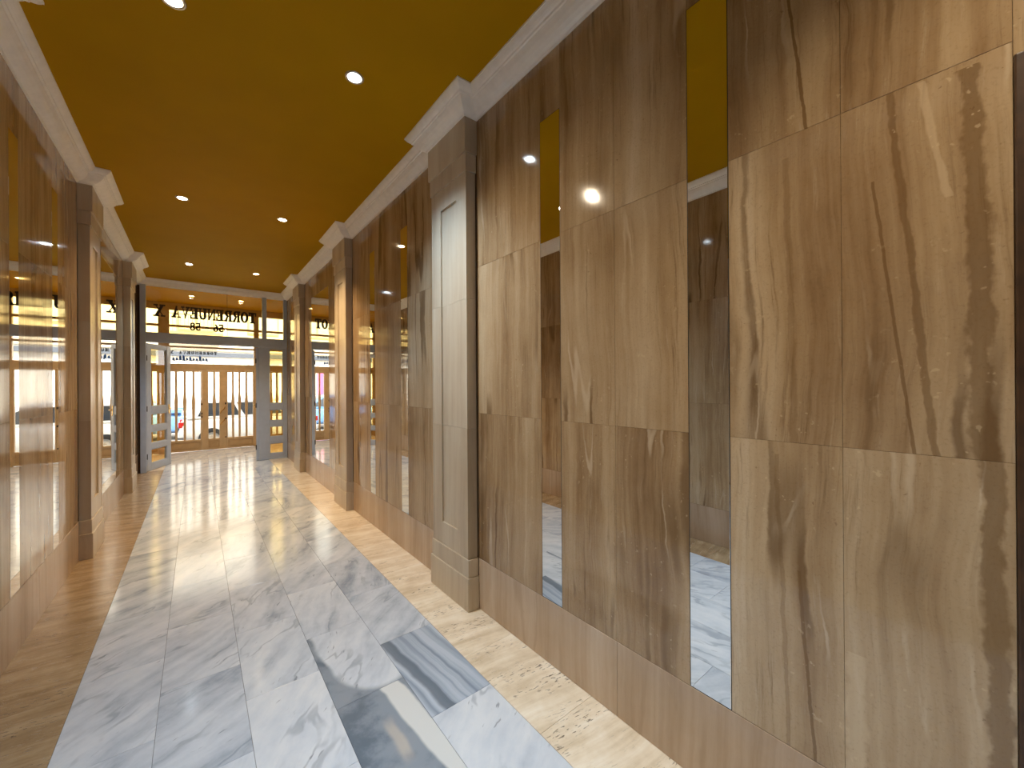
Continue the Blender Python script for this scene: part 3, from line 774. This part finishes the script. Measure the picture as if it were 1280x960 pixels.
# outer face of the building around the entrance
bm = bmesh.new(); box(bm, -8, VX0-.2, YF-.12, YF+.1, -.5, 5.5); box(bm, VX1+.2, 8, YF-.12, YF+.1, -.5, 5.5); box(bm, VX0-.2, VX1+.2, YF+.0, YF+.1, HC+.15, 5.5)
tag(obj('wall_front', bm, M['facade']), 'street front of the building around the entrance', 'wall', kind='structure')

# ------------------------------------------------------------------ street
GZ = -.42
bm = bmesh.new(); box(bm, -30, 30, YF+.001, 13.4, GZ-.2, GZ+.12)
for k in range(2): box(bm, VX0, VX1, YF+.001, YF+.9-.3*k, GZ+.12+.13*k, GZ+.25+.13*k)
tag(obj('pavement', bm, M['paving']), 'pale pavement with steps outside the street door', 'pavement', kind='structure')
bm = bmesh.new(); box(bm, -60, 60, 13.4, 24.0, GZ-.2, GZ)
tag(obj('street', bm, M['asphalt']), 'grey asphalt street outside the entrance', 'street', kind='structure')
bm = bmesh.new(); box(bm, -60, 60, 24.0, 26.5, GZ-.2, GZ+.13)
tag(obj('far_pavement', bm, M['paving']), 'pale pavement on the far side of the street', 'pavement', kind='structure')

def car(name, loc, rz, paint, label, L=3.9, W=1.7, H=1.46):
    t = thing(name, loc, label, 'car', rz=rz)
    hw = W/2
    # body: stations along x, cross-section loops
    st = [(-L/2, .45, .74, .80), (-L/2+.06, .30, .86, .90), (-L/2+.35, .22, .93, .98), (-L*.15, .20, .95, 1.0), (L*.12, .20, .94, 1.0), (L*.30, .21, .90, .98), (L/2-.25, .24, .78, .90), (L/2-.04, .32, .66, .80), (L/2, .42, .58, .70)]
    bm = bmesh.new(); rings = []
    for x, z0, z1, k in st:
        w = hw*k
        rings.append([bm.verts.new((x, s*yy, z)) for s, yy, z in ((1, w*.86, z0), (1, w*.98, z0+.12), (1, w, (z0+z1)/2), (1, w*.95, z1-.06), (1, w*.80, z1), (-1, w*.80, z1), (-1, w*.95, z1-.06), (-1, w, (z0+z1)/2), (-1, w*.98, z0+.12), (-1, w*.86, z0))])
    for A, B in zip(rings, rings[1:]):
        for i in range(10): bm.faces.new([A[i], A[(i+1) % 10], B[(i+1) % 10], B[i]])
    bm.faces.new(rings[0]); bm.faces.new(rings[-1][::-1])
    o = obj('body', bm, M[paint], t, smooth=True); s = o.modifiers.new('s', 'SUBSURF'); s.levels = s.render_levels = 2
    # glasshouse
    def loop(z, xa, xb, w): return [(xa, w, z), (xb, w, z), (xb, -w, z), (xa, -w, z)]
    lo = loop(.90, -L/2+.10, L*.27, hw*.90); hi = loop(H-.05, -L/2+.42, L*.06, hw*.70); tp = loop(H, -L/2+.60, L*.00, hw*.60)
    bm = bmesh.new(); R3 = [[bm.verts.new(p) for p in q] for q in (lo, hi, tp)]
    for A, B in zip(R3, R3[1:]):
        for i in range(4): bm.faces.new([A[i], A[(i+1) % 4], B[(i+1) % 4], B[i]])
    bm.faces.new(R3[0][::-1]); bm.faces.new(R3[2])
    obj('cabin', bm, M[paint], t, bevel=.05, seg=4, smooth=True)
    def lerp(a, b, f): return tuple(a[i]+(b[i]-a[i])*f for i in range(3))
    def win(nm, c, out, ins=(.12, .18, .88, .86)):
        a, b, d, e = c   # bottom-left, bottom-right, top-right, top-left
        def P(u, v): return Vector(lerp(lerp(a, b, u), lerp(e, d, u), v))
        n = Vector(out)
        q = [P(ins[0], ins[1]), P(ins[2], ins[1]), P(ins[2], ins[3]), P(ins[0], ins[3])]
        bm = bmesh.new(); A = [bm.verts.new(p+n*.008) for p in q]; B = [bm.verts.new(p-n*.02) for p in q]
        bm.faces.new(A); bm.faces.new(B[::-1])
        for i in range(4): bm.faces.new([A[i], B[i], B[(i+1) % 4], A[(i+1) % 4]])
        obj(nm, bm, M['winglass'], t)
    for s in (1, -1):
        A = [(p[0], abs(p[1])*s, p[2]) for p in (lo[0], lo[1], hi[1], hi[0])]
        win('side_window', A, (0, s, .25), (.10, .14, .47, .88)); win('side_window', A, (0, s, .25), (.51, .14, .90, .88))
    win('rear_window', (lo[0], lo[3], hi[3], hi[0]), (-1, 0, .5)); win('windscreen', (lo[1], lo[2], hi[2], hi[1]), (1, 0, .6), (.06, .1, .94, .92))
    for x in (-L*.31, L*.31):
        for s in (1, -1):
            bm = bmesh.new(); y = s*(hw-.09)
            lathe(bm, [(.19, -.09), (.29, -.10), (.315, -.06), (.315, .06), (.29, .10), (.19, .09)], (x, y, .315), 28, 'y')
            wl = obj('wheel', bm, M['tyre'], t, smooth=True)
            bm = bmesh.new(); lathe(bm, [(.001, s*.07), (.05, s*.075), (.10, s*.06), (.18, s*.08), (.20, s*.09)], (x, y, .315), 28, 'y'); obj('hubcap', bm, M['chrome'], wl, smooth=True)
    for s in (1, -1):
        bm = bmesh.new(); box(bm, -L/2-.012, -L/2+.14, s*hw*.80-.05, s*hw*.80+.06, .66, .82); obj('tail_light', bm, M['tail'], t, bevel=.02)
        bm = bmesh.new(); box(bm, L/2-.16, L/2-.02, s*hw*.66-.14, s*hw*.66+.10, .55, .68); obj('headlight', bm, M['chrome'], t, bevel=.02)
        bm = bmesh.new(); box(bm, L*.20, L*.27, s*hw*.98-.06, s*hw*.98+.10, .93, 1.06); obj('wing_mirror', bm, M[paint], t, bevel=.02)
    bm = bmesh.new(); box(bm, -L/2-.03, -L/2+.10, -hw*.72, hw*.72, .36, .52); obj('bumper', bm, M['iron'] if paint != 'white_paint' else M[paint], t, bevel=.03)
    return t
car('hatchback_car', (1.55, 15.3, GZ), 0, 'white_paint', 'white hatchback car parked along the kerb outside the street door')
car('saloon_car', (-1.55, 18.6, GZ), 0, 'blue_paint', 'blue car parked farther off behind the left slatted panel', L=4.3, H=1.44)

# pink board across the street (shows only in the right-hand wide mirror)
t = thing('shop_board', (-2.1, 21.5, GZ), 'pink shop board on legs on the street, reflected in the wide mirror', 'sign')
bm = bmesh.new(); box(bm, -2.27, -1.92, 21.47, 21.53, GZ+.5, 2.1); obj('board', bm, M['pink'], t, (-2.1, 21.5, GZ), bevel=.01)
for x in (-2.22, -1.97):
    bm = bmesh.new(); box(bm, x-.03, x+.03, 21.46, 21.54, GZ, GZ+.5); obj('leg', bm, M['iron'], t, (-2.1, 21.5, GZ))

# apartment building opposite
FB = 26.5
o = (0, FB, GZ+.13)
b = thing('apartment_building', o, 'sunlit pale apartment building across the street behind the slats', 'building')
bm = bmesh.new(); box(bm, -18, 18, FB, FB+8, GZ+.13, 13); obj('wall', bm, M['facade'], b, o)
bm = bmesh.new(); box(bm, -18, 18, FB-.25, FB, 2.98, 3.2); obj('shop_fascia', bm, M['fascia'], b, o)
for k in range(3):
    bm = bmesh.new(); box(bm, -18, 18, FB-.12, FB, 3.3+3.1*k, 3.6+3.1*k); obj('string_course', bm, M['facade2'], b, o)
for k, z in enumerate((.6, 4.3, 7.4)):
    for i in range(9):
        x = -12+3.0*i
        bm = bmesh.new(); h = 2.1 if k == 0 else 1.7
        box(bm, x-.75, x+.75, FB-.05, FB+.02, z, z+h); f = obj('window', bm, M['shutter'], b, o)
        bm = bmesh.new()
        for u in (-.37, .37): box(bm, x+u-.31, x+u+.31, FB-.065, FB-.045, z+.08, z+h-.08)
        obj('pane', bm, M['blind'], f, o)
    if k:
        for i in range(0, 9, 2):
            x = -12+3.0*i; bm = bmesh.new()
            box(bm, x-1.1, x+1.1, FB-.8, FB, z-.25, z-.12); box(bm, x-1.1, x+1.1, FB-.8, FB-.76, z+.72, z+.78)
            for q in range(15): box(bm, x-1.08+.153*q, x-1.06+.153*q, FB-.79, FB-.77, z-.12, z+.72)
            obj('balcony', bm, M['facade2'], b, o)

# ------------------------------------------------------------------ daylight
wd = bpy.data.worlds.new('sky'); SC.world = wd; wd.use_nodes = True
nt = wd.node_tree; bg = nt.nodes['Background']
sky = nt.nodes.new('ShaderNodeTexSky'); sky.sky_type = 'HOSEK_WILKIE'; sky.turbidity = 4.0; sky.sun_direction = (.3, -.55, .75)
mx = nt.nodes.new('ShaderNodeMix'); mx.data_type = 'RGBA'; mx.inputs[0].default_value = .55
mx.inputs[7].default_value = (1, .98, .95, 1)
nt.links.new(sky.outputs[0], mx.inputs[6]); nt.links.new(mx.outputs[2], bg.inputs[0]); bg.inputs[1].default_value = 7.5
sn = bpy.data.lights.new('sun', 'SUN'); sn.energy = 14.0; sn.angle = math.radians(.6); sn.color = (1, .95, .86)
so = bpy.data.objects.new('sun', sn); COL.objects.link(so)
so.rotation_euler = Vector((-.25, .62, -.75)).to_track_quat('-Z', 'Y').to_euler()

# ------------------------------------------------------------------ camera
yaw, pit, roll = math.radians(38.568), math.radians(.0696), math.radians(-.3588)
F = Vector((math.sin(yaw)*math.cos(pit), math.cos(yaw)*math.cos(pit), math.sin(pit)))
Rr = Vector((math.cos(yaw), -math.sin(yaw), 0)); Uu = Rr.cross(F)
R2 = Rr*math.cos(roll)+Uu*math.sin(roll); U2 = -Rr*math.sin(roll)+Uu*math.cos(roll)
cam = bpy.data.cameras.new('camera'); cam.sensor_width = 36; cam.lens = 494.38*36/1280; cam.clip_start = .02; cam.clip_end = 300
co = bpy.data.objects.new('camera', cam); COL.objects.link(co)
mt = Matrix((R2, U2, -F)).transposed().to_4x4(); mt.translation = (0, 0, CAMZ); co.matrix_world = mt
SC.camera = co

SC.view_settings.view_transform = 'Standard'; SC.view_settings.look = 'None'
SC.view_settings.gamma = 1.0; SC.view_settings.exposure = 0.06; SC.view_settings.use_curve_mapping = False
cy = SC.cycles
cy.max_bounces = 12; cy.diffuse_bounces = 5; cy.glossy_bounces = 8; cy.transmission_bounces = 8; cy.transparent_max_bounces = 16
cy.caustics_reflective = False; cy.caustics_refractive = False; cy.sample_clamp_indirect = 6.0; cy.use_denoising = True
